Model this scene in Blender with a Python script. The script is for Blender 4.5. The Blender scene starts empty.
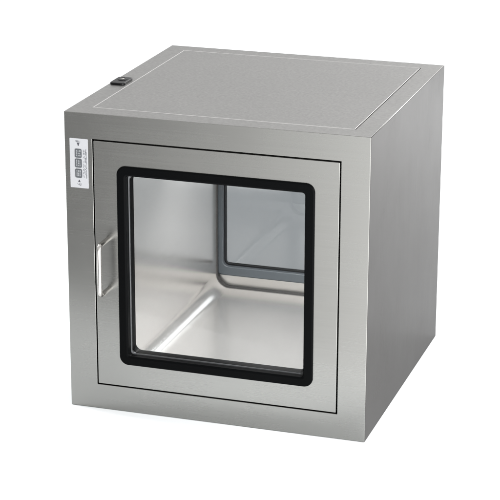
import bpy, bmesh, math, random
from mathutils import Vector, Matrix

C = bpy.context.scene.collection
W, D, H = 0.6, 0.6, 0.599
R = math.radians
random.seed(4)

# ---------------------------------------------------------------- materials
def new_mat(name):
    m = bpy.data.materials.new(name); m.use_nodes = True
    nt = m.node_tree; b = nt.nodes['Principled BSDF']
    return m, nt, b

def plain(name, col, rough=0.5, metal=0.0, spec=0.5):
    m, nt, b = new_mat(name)
    b.inputs['Base Color'].default_value = (*col, 1)
    b.inputs['Roughness'].default_value = rough
    b.inputs['Metallic'].default_value = metal
    b.inputs['Specular IOR Level'].default_value = spec
    return m

def steel(name, col, rough, stretch, bump=0.05, mottle=0.04, edge=1.0, cloud=0.07, grain=0.10):
    """brushed stainless sheet: fine grain drawn out along one axis, faint cloudy mottling"""
    m, nt, b = new_mat(name); N = nt.nodes; L = nt.links
    tc = N.new('ShaderNodeTexCoord')
    mp = N.new('ShaderNodeMapping'); mp.inputs['Scale'].default_value = stretch
    L.new(tc.outputs['Object'], mp.inputs['Vector'])
    gr = N.new('ShaderNodeTexNoise'); gr.inputs['Scale'].default_value = 1.0
    gr.inputs['Detail'].default_value = 3.0; gr.inputs['Roughness'].default_value = 0.65
    L.new(mp.outputs['Vector'], gr.inputs['Vector'])
    cl = N.new('ShaderNodeTexNoise'); cl.inputs['Scale'].default_value = 5.0
    cl.inputs['Detail'].default_value = 6.0; cl.inputs['Roughness'].default_value = 0.6
    L.new(tc.outputs['Object'], cl.inputs['Vector'])
    # roughness: grain + cloud
    r1 = N.new('ShaderNodeMapRange'); r1.inputs['To Min'].default_value = rough - cloud; r1.inputs['To Max'].default_value = rough + cloud
    L.new(cl.outputs['Fac'], r1.inputs['Value'])
    r2 = N.new('ShaderNodeMath'); r2.operation = 'MULTIPLY_ADD'; r2.inputs[1].default_value = grain
    L.new(gr.outputs['Fac'], r2.inputs[0]); L.new(r1.outputs['Result'], r2.inputs[2])
    r3 = N.new('ShaderNodeMath'); r3.operation = 'SUBTRACT'; r3.inputs[1].default_value = grain / 2
    L.new(r2.outputs[0], r3.inputs[0]); L.new(r3.outputs[0], b.inputs['Roughness'])
    # colour: tiny grain variation of the sheet itself
    a = N.new('ShaderNodeMix'); a.data_type = 'RGBA'
    a.inputs['A'].default_value = tuple(c * (1 - mottle) for c in col) + (1,)
    a.inputs['B'].default_value = tuple(c * (1 + mottle) for c in col) + (1,)
    mm = N.new('ShaderNodeMapRange'); mm.inputs['From Min'].default_value = 0.3; mm.inputs['From Max'].default_value = 0.7
    L.new(gr.outputs['Fac'], mm.inputs['Value']); L.new(mm.outputs['Result'], a.inputs['Factor'])
    L.new(a.outputs['Result'], b.inputs['Base Color'])
    bp = N.new('ShaderNodeBump'); bp.inputs['Strength'].default_value = bump; bp.inputs['Distance'].default_value = 0.001
    L.new(gr.outputs['Fac'], bp.inputs['Height']); L.new(bp.outputs['Normal'], b.inputs['Normal'])
    b.inputs['Metallic'].default_value = 1.0
    b.inputs['Specular Tint'].default_value = (edge, edge, edge, 1)
    return m

FC = (0.26, 0.26, 0.249)
M_front = steel('brushed_steel_horizontal', FC, 0.27, (3, 260, 420), bump=0.01, mottle=0.014, cloud=0.03, grain=0.04)
M_inner = steel('brushed_steel_inner_lit', (0.40, 0.395, 0.385), 0.30, (3, 260, 420), bump=0.01, mottle=0.014, cloud=0.03, grain=0.04)  # lit copy of the front steel; brightness of inner faces put into colour
M_side = steel('brushed_steel_vertical_shaded', (0.097, 0.0905, 0.086), 0.25, (300, 420, 4), bump=0.09, mottle=0.09, edge=0.57)  # shaded copy of the front steel; shade of the flanks put into colour
M_top = steel('brushed_steel_lid', (0.295, 0.291, 0.284), 0.42, (170, 260, 260), bump=0.2, mottle=0.16)
M_liner = steel('satin_steel_liner', (0.80, 0.787, 0.772), 0.22, (300, 16, 300), bump=0.0, cloud=0.015, grain=0.03)
M_liner.node_tree.nodes['Principled BSDF'].inputs['Metallic'].default_value = 0.92
M_chrome = steel('polished_steel', (0.46, 0.445, 0.425), 0.24, (200, 200, 30), bump=0.01, mottle=0.02)
M_rubber = plain('black_rubber', (0.0016, 0.0018, 0.002), 0.35, spec=0.03)
M_rubber_in = plain('dark_grey_rubber', (0.034, 0.041, 0.047), 0.42, spec=0.2)
M_spacer = plain('spacer_aluminium', (0.07, 0.072, 0.075), 0.35, 1.0)
M_dark = plain('gap_seal_black', (0.008, 0.008, 0.008), 0.7)
M_plastic = plain('black_plastic', (0.003, 0.003, 0.0035), 0.35, spec=0.2)
M_foil = plain('white_foil', (0.335, 0.34, 0.352), 0.5, spec=0.2)
M_key = plain('grey_key', (0.055, 0.060, 0.066), 0.45)
M_keyprint = plain('pale_print', (0.22, 0.23, 0.24), 0.5)
M_print = plain('grey_print', (0.085, 0.09, 0.10), 0.5)
M_ink = plain('black_print', (0.04, 0.04, 0.05), 0.5)
M_lid_glint = plain('pale_lid_glint', (0.34, 0.335, 0.327), 0.6)  # pale colour stands for light caught on the lid edges
M_ground = plain('white_ground', (0.87, 0.888, 0.90), 0.7)

def pane_mat(name, tint, refl):
    m, nt, b = new_mat(name); N = nt.nodes; L = nt.links
    N.remove(b)
    out = N['Material Output']
    tr = N.new('ShaderNodeBsdfTransparent'); tr.inputs['Color'].default_value = (*tint, 1)
    gl = N.new('ShaderNodeBsdfGlossy'); gl.inputs['Roughness'].default_value = 0.0
    gl.inputs['Color'].default_value = (1, 1, 1, 1)
    fr = N.new('ShaderNodeFresnel'); fr.inputs['IOR'].default_value = refl
    mx = N.new('ShaderNodeMixShader')
    L.new(fr.outputs['Fac'], mx.inputs['Fac']); L.new(tr.outputs[0], mx.inputs[1]); L.new(gl.outputs[0], mx.inputs[2])
    L.new(mx.outputs[0], out.inputs['Surface'])
    return m
M_glass = pane_mat('clear_glass', (0.975, 0.975, 0.97), 1.2)
M_tint = pane_mat('dimmed_rear_glass', (0.445, 0.457, 0.466), 1.7)  # grey tint stands for reflection and the dim room behind the pane

# ---------------------------------------------------------------- mesh helpers
def rr(x0, x1, z0, z1, r, n=6):
    """rounded rectangle, 4*(n+1) points, anticlockwise seen from the front (-y)"""
    P = []
    for cx, cz, a0 in ((x1 - r, z0 + r, -90), (x1 - r, z1 - r, 0), (x0 + r, z1 - r, 90), (x0 + r, z0 + r, 180)):
        for k in range(n + 1):
            a = R(a0 + 90 * k / n)
            P.append((cx + r * math.cos(a), cz + r * math.sin(a)))
    return P

def inset(x0, x1, z0, z1, d): return (x0 + d, x1 - d, z0 + d, z1 - d)

def loft(loops, closed=False, flip=False, axis='y'):
    """loops: list of (points2d, depth). axis 'y': point=(x,depth,z)  axis 'z': point=(x,y,depth)"""
    bm = bmesh.new(); rows = []
    for pts, d in loops:
        rows.append([bm.verts.new((p[0], d, p[1]) if axis == 'y' else (p[0], p[1], d)) for p in pts])
    n = len(rows[0])
    m = len(rows) if closed else len(rows) - 1
    for i in range(m):
        a, b = rows[i], rows[(i + 1) % len(rows)]
        for k in range(n):
            bm.faces.new((a[k], a[(k + 1) % n], b[(k + 1) % n], b[k]))
    return bm, rows

def obj(name, bm, mats, parent=None, smooth=False, recalc=True):
    if recalc: bmesh.ops.recalc_face_normals(bm, faces=bm.faces)
    me = bpy.data.meshes.new(name); bm.to_mesh(me); bm.free()
    for m in (mats if isinstance(mats, (list, tuple)) else [mats]): me.materials.append(m)
    if smooth:
        me.set_sharp_from_angle(angle=R(35))
        fl = [max(map(abs, p.normal)) < 0.99995 for p in me.polygons]
        me.polygons.foreach_set('use_smooth', fl); me.update()
    o = bpy.data.objects.new(name, me); C.objects.link(o)
    if parent: o.parent = parent
    return o

def plate(x0, x1, y0, y1, z0, z1, r, bev=0.0006, n=5, axis='z'):
    """solid rounded plate, bevelled top edge; axis z: flat in xy, from z0 up to z1; axis y: flat in xz, back y1 .. face y0"""
    if axis == 'z':
        L = [(rr(x0, x1, y0, y1, r, n), z0), (rr(x0, x1, y0, y1, r, n), z1 - bev), (rr(*inset(x0, x1, y0, y1, bev * .3), max(r - bev * .3, 1e-5), n), z1 - bev * .3), (rr(*inset(x0, x1, y0, y1, bev), max(r - bev, 1e-5), n), z1)]
    else:
        L = [(rr(x0, x1, z0, z1, r, n), y1), (rr(x0, x1, z0, z1, r, n), y0 + bev), (rr(*inset(x0, x1, z0, z1, bev * .3), max(r - bev * .3, 1e-5), n), y0 + bev * .3), (rr(*inset(x0, x1, z0, z1, bev), max(r - bev, 1e-5), n), y0)]
    bm, rows = loft(L, axis=axis)
    bm.faces.new(rows[0]); bm.faces.new(rows[-1])
    return bm

def add_box(bm, x0, x1, y0, y1, z0, z1):
    v = [bm.verts.new(p) for p in ((x0,y0,z0),(x1,y0,z0),(x1,y1,z0),(x0,y1,z0),(x0,y0,z1),(x1,y0,z1),(x1,y1,z1),(x0,y1,z1))]
    for f in ((0,1,2,3),(4,5,6,7),(0,1,5,4),(1,2,6,5),(2,3,7,6),(3,0,4,7)): bm.faces.new([v[i] for i in f])

def tube(path, r, n=16):
    bm = bmesh.new(); rows = []
    for i, p in enumerate(path):
        a = path[max(i - 1, 0)]; b = path[min(i + 1, len(path) - 1)]
        t = (Vector(b) - Vector(a)).normalized()
        u = t.cross(Vector((1, 0, 0))); 
        u.normalize(); v = t.cross(u)
        rows.append([bm.verts.new(Vector(p) + r * (math.cos(2 * math.pi * k / n) * u + math.sin(2 * math.pi * k / n) * v)) for k in range(n)])
    for a, b in zip(rows, rows[1:]):
        for k in range(n): bm.faces.new((a[k], a[(k + 1) % n], b[(k + 1) % n], b[k]))
    bm.faces.new(rows[0]); bm.faces.new(rows[-1])
    return bm

def disc(cx, cz, r, y0, y1, n=16):
    bm = bmesh.new()
    a = [bm.verts.new((cx + r * math.cos(2 * math.pi * k / n), y1, cz + r * math.sin(2 * math.pi * k / n))) for k in range(n)]
    b = [bm.verts.new((v.co.x, y0, v.co.z)) for v in a]
    for k in range(n): bm.faces.new((a[k], a[(k + 1) % n], b[(k + 1) % n], b[k]))
    bm.faces.new(a); bm.faces.new(b)
    return bm

# ---------------------------------------------------------------- the cabinet
root = bpy.data.objects.new('pass_through_cabinet', None); C.objects.link(root)
root['label'] = 'stainless steel pass-through cabinet with a black-framed window in its closed door'
root['category'] = 'cabinet'

BV = 0.0011
DO = (0.0562, 0.5450, 0.0505, 0.5488)       # opening for the door
LN = (0.114, 0.486, 0.074, 0.526)           # liner outline
TP = (0.0405, 0.5600, 0.0420, 0.5600)       # lid recess (x0,x1,y0,y1)
Y0, Y1 = 0.036, 0.564                       # ledges where the doors close
full = (0.0, W, 0.0, H)
n = 5
def ring(rect, d, r): return rr(*inset(*rect, d), r, n)
loops = [
    (ring(LN, 0, 0.03), Y0), (ring(DO, 0, 0.0008), Y0), (ring(DO, 0, 0.0008), BV * .5), (ring(DO, -BV * .5, 0.001), 0.0),
    (ring(full, BV, 0.0006), 0.0), (ring(full, BV * .3, 0.0012), BV * .3), (ring(full, 0, 0.0014), BV),
    (ring(full, 0, 0.0014), D - BV), (ring(full, BV * .3, 0.0012), D - BV * .3), (ring(full, BV, 0.0006), D),
    (ring(DO, -BV * .5, 0.001), D), (ring(DO, 0, 0.0008), D - BV * .5), (ring(DO, 0, 0.0008), Y1), (ring(LN, 0, 0.03), Y1),
]
bm, rows = loft(loops)
# open the top for the inset lid
a, b = rows[6], rows[7]
k1, k2 = 2 * n + 1, 2 * n + 2               # end of the right-top corner, start of the left-top corner
top = [f for f in bm.faces if set(f.verts) == {a[k1], a[k2], b[k1], b[k2]}]
bmesh.ops.delete(bm, geom=top, context='FACES_ONLY')
hv = [bm.verts.new((x, y, H)) for x, y in ((TP[1], TP[2]), (TP[0], TP[2]), (TP[0], TP[3]), (TP[1], TP[3]))]
ov = [a[k1], a[k2], b[k2], b[k1]]
lv = [bm.verts.new((v.co.x, v.co.y, H - 0.005)) for v in hv]
for i in range(4):
    j = (i + 1) % 4
    bm.faces.new((ov[i], ov[j], hv[j], hv[i])); bm.faces.new((hv[i], hv[j], lv[j], lv[i]))
bm.faces.new(lv)
bmesh.ops.recalc_face_normals(bm, faces=bm.faces)
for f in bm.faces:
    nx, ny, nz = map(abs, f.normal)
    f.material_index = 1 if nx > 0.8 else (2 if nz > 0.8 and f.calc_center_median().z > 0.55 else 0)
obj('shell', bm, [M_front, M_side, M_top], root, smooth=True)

g = 0.0018
obj('lid', plate(TP[0] + 0.0027, TP[1] - g, TP[2] + 0.0027, TP[3] - 0.0027, H - 0.0045, H + 0.0004, 0.0012, 0.0012), M_top, root, smooth=True)

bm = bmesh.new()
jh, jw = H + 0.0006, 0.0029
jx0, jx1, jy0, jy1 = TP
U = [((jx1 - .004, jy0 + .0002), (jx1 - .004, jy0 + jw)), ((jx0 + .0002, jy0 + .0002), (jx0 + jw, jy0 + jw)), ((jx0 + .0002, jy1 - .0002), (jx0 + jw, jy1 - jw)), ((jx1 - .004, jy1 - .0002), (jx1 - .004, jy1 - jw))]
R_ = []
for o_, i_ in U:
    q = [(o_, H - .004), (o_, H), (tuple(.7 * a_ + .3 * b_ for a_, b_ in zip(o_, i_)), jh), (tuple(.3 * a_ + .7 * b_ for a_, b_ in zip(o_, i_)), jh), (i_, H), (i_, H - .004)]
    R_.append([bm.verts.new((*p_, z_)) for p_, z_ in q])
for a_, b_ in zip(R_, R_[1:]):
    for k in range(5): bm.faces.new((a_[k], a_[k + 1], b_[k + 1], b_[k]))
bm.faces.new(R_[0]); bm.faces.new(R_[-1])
obj('lid_edge_bead', bm, M_lid_glint, root)  # bead added along three edges to carry the painted highlight

# liner: a deep drawn chamber with coved corners
m_ = 10
ll = [(rr(*inset(*LN, -0.004), 0.034, m_), Y0 + 0.004), (rr(*LN, 0.03, m_), Y0 + 0.005), (rr(*LN, 0.03, m_), Y1 - 0.005), (rr(*inset(*LN, -0.004), 0.034, m_), Y1 - 0.004)]
bm, _ = loft(ll)
bmesh.ops.recalc_face_normals(bm, faces=bm.faces)
bmesh.ops.reverse_faces(bm, faces=bm.faces)
obj('chamber_liner', bm, M_liner, root, smooth=True, recalc=False)

def seal(y0, y1):
    o = inset(*LN, -0.010); i = inset(*LN, 0.0022)
    bm, _ = loft([(rr(*o, 0.03, 8), y0), (rr(*o, 0.03, 8), y1), (rr(*i, 0.029, 8), y1), (rr(*i, 0.029, 8), y0)], closed=True)
    return bm
obj('door_seal', seal(0.0305, Y0 + 0.004), M_dark, root, smooth=True)
obj('door_seal', seal(Y1 - 0.004, D - 0.0305), M_dark, root, smooth=True)

# ---- doors
DR = inset(*DO, 0.0027)
GO = (0.1055, 0.4962, 0.0995, 0.5015)       # outer edge of the window gasket
def flipy(bm, on):
    if on:
        for v in bm.verts: v.co.y = D - v.co.y
    return bm

def make_door(name, rear):
    op = inset(*GO, 0.006); k = 6
    e = 0.0009
    bm, _ = loft([(rr(*op, 0.013, k), 0.0), (rr(*inset(*DR, e), 0.0008, k), 0.0), (rr(*inset(*DR, e * .3), 0.001, k), e * .3), (rr(*DR, 0.0012, k), e),
                  (rr(*DR, 0.0012, k), 0.029), (rr(*inset(*DR, e), 0.0012, k), 0.030), (rr(*op, 0.013, k), 0.030)], closed=True)
    bmesh.ops.recalc_face_normals(bm, faces=bm.faces)
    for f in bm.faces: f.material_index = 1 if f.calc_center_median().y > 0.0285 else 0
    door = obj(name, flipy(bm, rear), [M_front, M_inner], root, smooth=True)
    # outer gasket: rounded black rubber profile
    k = 10
    prof = [(0, -0.0002, .0175), (0, -0.0020, .0175), (0.0008, -0.0036, .017), (0.0025, -0.0044, .016), (0.0150, -0.0044, .008), (0.0172, -0.0036, .007), (0.0186, -0.0018, .006), (0.0190, 0.0095, .006)]
    prof += [(0.0070, 0.0095, .012), (0.0070, -0.0002, .012)]
    bm, _ = loft([(rr(*inset(*GO, d), r, k), y) for d, y, r in prof], closed=True)
    obj('window_gasket', flipy(bm, rear), M_rubber, door, smooth=True)
    # spacer seen inside the double lip
    bm, _ = loft([(rr(*inset(*GO, d), r, k), y) for d, y, r in ((.0070, .0100, .012), (.0190, .0100, .007), (.0205, .0108, .010), (.0205, .0140, .011), (.0070, .0140, .012))], closed=True)
    obj('window_spacer', flipy(bm, rear), M_spacer, door, smooth=True)
    # inner gasket
    prof = [(0.0190, 0.0190, .013), (0.0205, 0.0330, .014), (0.0190, 0.0345, .015), (0.0025, 0.0345, .019), (0.0, 0.0330, .02), (0.0, 0.0302, .02), (0.0070, 0.0302, .012), (0.0070, 0.0190, .012)]
    bm, _ = loft([(rr(*inset(*GO, d), r, k), y) for d, y, r in prof], closed=True)
    obj('inner_gasket', flipy(bm, rear), M_rubber_in if rear else M_rubber, door, smooth=True)
    p = inset(*GO, 0.0075)
    bm = plate(p[0], p[1], 0.0145, 0.0185, p[2], p[3], 0.010, 0.0003, k, axis='y')
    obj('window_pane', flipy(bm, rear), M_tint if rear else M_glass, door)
    # bow handle
    hx, zt, zb, dp, cr = 0.0855, 0.3535, 0.2525, 0.048, 0.010
    if rear: hx = W - hx
    path = [(hx, 0.0, zt), (hx, -dp + cr, zt)]
    path += [(hx, -dp + cr - cr * math.sin(R(t)), zt - cr + cr * math.cos(R(t))) for t in range(15, 91, 15)]
    path += [(hx, -dp, zt - cr - (zt - zb - 2 * cr) * s / 6) for s in range(1, 7)]
    path += [(hx, -dp + cr - cr * math.cos(R(t)), zb + cr - cr * math.sin(R(t))) for t in range(15, 91, 15)]
    path += [(hx, 0.0, zb)]
    bm = tube(path, 0.0046)
    obj('handle', flipy(bm, rear), M_chrome, door, smooth=True)
    return door
make_door('front_door', False)
make_door('rear_door', True)

# ---- keypad foil at the upper left of the front frame
PX0, PX1, PZ0, PZ1 = 0.0106, 0.0476, 0.4505, 0.5480
pad = obj('control_panel', plate(PX0, PX1, -0.0012, 0.0, PZ0, PZ1, 0.0012, 0.0004, 4, axis='y'), M_foil, root)
yf = -0.0012
def strokes(bm, x0, x1, z0, z1, rows_, cols, fill, rnd):
    dx, dz = (x1 - x0) / cols, (z1 - z0) / rows_
    for i in range(cols):
        for j in range(rows_):
            if rnd.random() < fill:
                w = rnd.uniform(.35, .85); h = rnd.uniform(.45, .9)
                cx, cz = x0 + (i + .5) * dx, z0 + (j + .5) * dz
                add_box(bm, cx - w * dx / 2, cx + w * dx / 2, yf - 0.0003, yf - 0.00002, cz - h * dz / 2, cz + h * dz / 2)
rnd = random.Random(7)
for zc in (0.5190, 0.4995, 0.4795):
    kx0, kx1 = 0.0212, 0.0352
    b_ = obj('key', plate(kx0, kx1, yf - 0.0009, yf + 0.0001, zc - 0.0088, zc + 0.0088, 0.0028, 0.0004, 5, axis='y'), M_key, pad, smooth=True)
    bm = bmesh.new()
    for i in range(3):
        x = kx0 + 0.0030 + i * 0.0033
        for zz in (-0.0055, -0.0012, 0.0032):
            h = rnd.uniform(0.0024, 0.0040)
            add_box(bm, x, x + rnd.uniform(.0011, .0024), yf - 0.00125, yf - 0.00092, zc + zz, zc + zz + h)
    obj('key_print', bm, M_keyprint, pad)
bm = bmesh.new()
strokes(bm, 0.0378, 0.0410, 0.472, 0.527, 26, 2, .72, rnd); strokes(bm, 0.0418, 0.0452, 0.470, 0.528, 24, 2, .8, rnd)
strokes(bm, 0.0230, 0.0330, 0.5405, 0.5440, 2, 6, .85, rnd); strokes(bm, 0.0245, 0.0345, 0.4545, 0.4600, 3, 6, .75, rnd)
obj('panel_print', bm, M_print, pad)
def tri(zt, zb, xa, xb):
    bm = bmesh.new(); xm = (xa + xb) / 2
    f_ = [bm.verts.new(p) for p in ((xa, yf - .0003, zt), (xb, yf - .0003, zt), (xm + .0006, yf - .0003, zb), (xm - .0006, yf - .0003, zb))]
    g_ = [bm.verts.new((v_.co.x, yf - .00002, v_.co.z)) for v_ in f_]
    bm.faces.new(f_)
    for i_ in range(4): bm.faces.new((f_[i_], f_[(i_ + 1) % 4], g_[(i_ + 1) % 4], g_[i_]))
    return bm
obj('panel_symbol', tri(0.5397, 0.5335, 0.0258, 0.0312), M_ink, pad)
obj('panel_symbol', tri(0.4620, 0.4665, 0.0266, 0.0316), M_ink, pad)

# ---- black plastic catch on the lid edge
cx0, cx1, cy0, cy1 = 0.0035, 0.0350, 0.2235, 0.2775
t = 0.0045
cat = obj('catch', plate(cx0, cx1, cy0, cy1, H + 0.0003, H + t, 0.007, 0.0016, 6), M_plastic, root, smooth=True)
bm, rows = loft([(rr(0.0105, 0.0285, 0.2450, 0.2700, 0.0089, 6), H + t - .0005), (rr(0.0105, 0.0285, 0.2450, 0.2700, 0.0089, 6), H + t + .0008), (rr(0.0118, 0.0272, 0.2463, 0.2687, 0.0076, 6), H + t + .0012),
                 (rr(0.0140, 0.0250, 0.2485, 0.2665, 0.0054, 6), H + t + .0012), (rr(0.0146, 0.0244, 0.2491, 0.2659, 0.0048, 6), H + t + .0004)], axis='z')
bm.faces.new(rows[-1])
obj('catch_rim', bm, M_plastic, cat, smooth=True)
bm, rows = loft([([(0.0195 + r * math.cos(2 * math.pi * k / 20), 0.2575 + r * math.sin(2 * math.pi * k / 20)) for k in range(20)], z) for r, z in ((.0034, H + t), (.0034, H + t + .0008), (.0026, H + t + .0014), (.0012, H + t + .0017))], axis='z')
bm.faces.new(rows[-1])
obj('catch_screw', bm, M_chrome, cat, smooth=True)

# ---------------------------------------------------------------- ground
GROUND = True
if GROUND:
    bm = bmesh.new()
    add_box(bm, -5.0, 5.0, 0.0, 7.0, -0.004, -0.0006)
    bm.transform(Matrix.Translation((0.36, -0.368, 0)) @ Matrix.Rotation(R(18.2), 4, 'Z'))
    go = obj('ground', bm, M_ground); go['kind'] = 'structure'

# ---------------------------------------------------------------- light
w = bpy.data.worlds.new('World'); bpy.context.scene.world = w; w.use_nodes = True
nt = w.node_tree; N = nt.nodes; L = nt.links
ENV = dict(base=0.88, a0=-21, a1=-6, front=3.5, leftdark=0.93, front_glow=0.15, cove_glow=7.5)
bg = N['Background']
# world light shaped for the reflections: soft white overhead, an added high bank, an added bright patch front right, added darkness front left
def mth(op, *args, clamp=False):
    n_ = N.new('ShaderNodeMath'); n_.operation = op; n_.use_clamp = clamp
    for i, v_ in enumerate(args):
        if isinstance(v_, (int, float)): n_.inputs[i].default_value = v_
        else: L.new(v_, n_.inputs[i])
    return n_.outputs[0]
def ss(v_, lo, hi):
    n_ = N.new('ShaderNodeMapRange'); n_.interpolation_type = 'SMOOTHSTEP'
    n_.inputs['From Min'].default_value = lo; n_.inputs['From Max'].default_value = hi
    L.new(v_, n_.inputs['Value']); return n_.outputs['Result']
tc = N.new('ShaderNodeTexCoord'); sx = N.new('ShaderNodeSeparateXYZ'); L.new(tc.outputs['Generated'], sx.inputs[0])
dx, dy, dz = sx.outputs
def lobe(v_, lo, hi):
    v_ = Vector(v_).normalized()
    return ss(mth('ADD', mth('ADD', mth('MULTIPLY', dx, v_.x), mth('MULTIPLY', dy, v_.y)), mth('MULTIPLY', dz, v_.z)), lo, hi)
az = mth('MULTIPLY', mth('ARCTAN2', dx, mth('MULTIPLY', dy, -1.0)), 180 / math.pi)   # 0 = straight in front, negative = left
low = mth('SUBTRACT', 1.0, ss(dz, -0.02, 0.22))
right = mth('MULTIPLY', ss(az, ENV['a0'], ENV['a1']), mth('SUBTRACT', 1.0, ss(az, 60, 100)))
frontlow = mth('MULTIPLY', right, low)
leftdark = mth('MULTIPLY', mth('MULTIPLY', ss(az, -120, -80), mth('SUBTRACT', 1.0, ss(az, ENV['a0'], ENV['a1']))), low)
val = mth('MULTIPLY', ENV['base'], mth('SUBTRACT', 1.0, mth('MULTIPLY', leftdark, ENV['leftdark'])))
val = mth('ADD', val, mth('MULTIPLY', frontlow, ENV['front']))
val = mth('ADD', val, mth('MULTIPLY', lobe((0.1, -0.75, 0.65), 0.55, 0.9), ENV['front_glow']))  # extra brightness added high in front, no real source
val = mth('ADD', val, mth('MULTIPLY', lobe((0.07, 0.89, 0.46), 0.976, 0.996), ENV['cove_glow']))  # bright spot added behind to draw the streak along the chamber cove
val = mth('ADD', val, mth('MULTIPLY', mth('MULTIPLY', ss(dy, 0.0, 0.4), mth('SUBTRACT', 1.0, ss(dz, -0.25, -0.02))), 0.4))   # brightness added behind, below the table top
L.new(val, bg.inputs['Strength'])
bg.inputs['Color'].default_value = (1.0, 1.0, 1.0, 1)

def area(name, loc, target, size, power, col=(1, 1, 1), sy=None):
    l = bpy.data.lights.new(name, 'AREA'); l.energy = power; l.color = col
    l.shape = 'RECTANGLE'; l.size = size; l.size_y = sy or size
    o = bpy.data.objects.new(name, l); C.objects.link(o)
    o.location = loc
    o.rotation_euler = (Vector(target) - Vector(loc)).to_track_quat('-Z', 'Y').to_euler()
    return o

area('overhead_fill', (0.35, 0.45, 3.4), (0.35, 0.4, 0.0), 1.8, 22)  # added unseen light; whitens the ground and thins the contact shadow
area('back_fill', (1.55, 2.7, 1.5), (1.3, 2.5, 0.0), 0.6, 66)  # added unseen light; brightens the ground mirrored high in the right wall
area('right_fill', (1.5, -0.75, 0.8), (0.60, -0.2, 0.0), 0.3, 24)  # added unseen light; brightens ground mirrored at the front's lower right
area('chamber_fill', (0.36, 0.25, 0.518), (0.40, 0.22, 0.0), 0.16, 7.0, sy=0.38).data.spread = R(124)  # unseen light added inside to brighten the liner floor and walls
area('left_fill', (-1.6, 0.5, 1.2), (-0.30, 0.30, 0.0), 0.6, 30, (0.98, 0.99, 1.0))  # added unseen light; lifts the box's shadow on the left ground

# ---------------------------------------------------------------- camera
cam = bpy.data.cameras.new('Camera'); co = bpy.data.objects.new('Camera', cam); C.objects.link(co)
co.location = (1.48031685, -3.45312189, 1.56219547)
co.rotation_euler = (1.25092743, -0.00253174, 0.3117679)
cam.sensor_width = 36; cam.lens = 36 * 2038.73794 / 500
cam.clip_start = 0.05; cam.clip_end = 200
sc = bpy.context.scene; sc.camera = co
sc.view_settings.view_transform = 'Standard'; sc.view_settings.look = 'None'
sc.view_settings.exposure = 0; sc.view_settings.gamma = 1
sc.render.engine = 'CYCLES'
sc.cycles.use_denoising = True
sc.cycles.max_bounces = 14; sc.cycles.glossy_bounces = 10; sc.cycles.transparent_max_bounces = 16
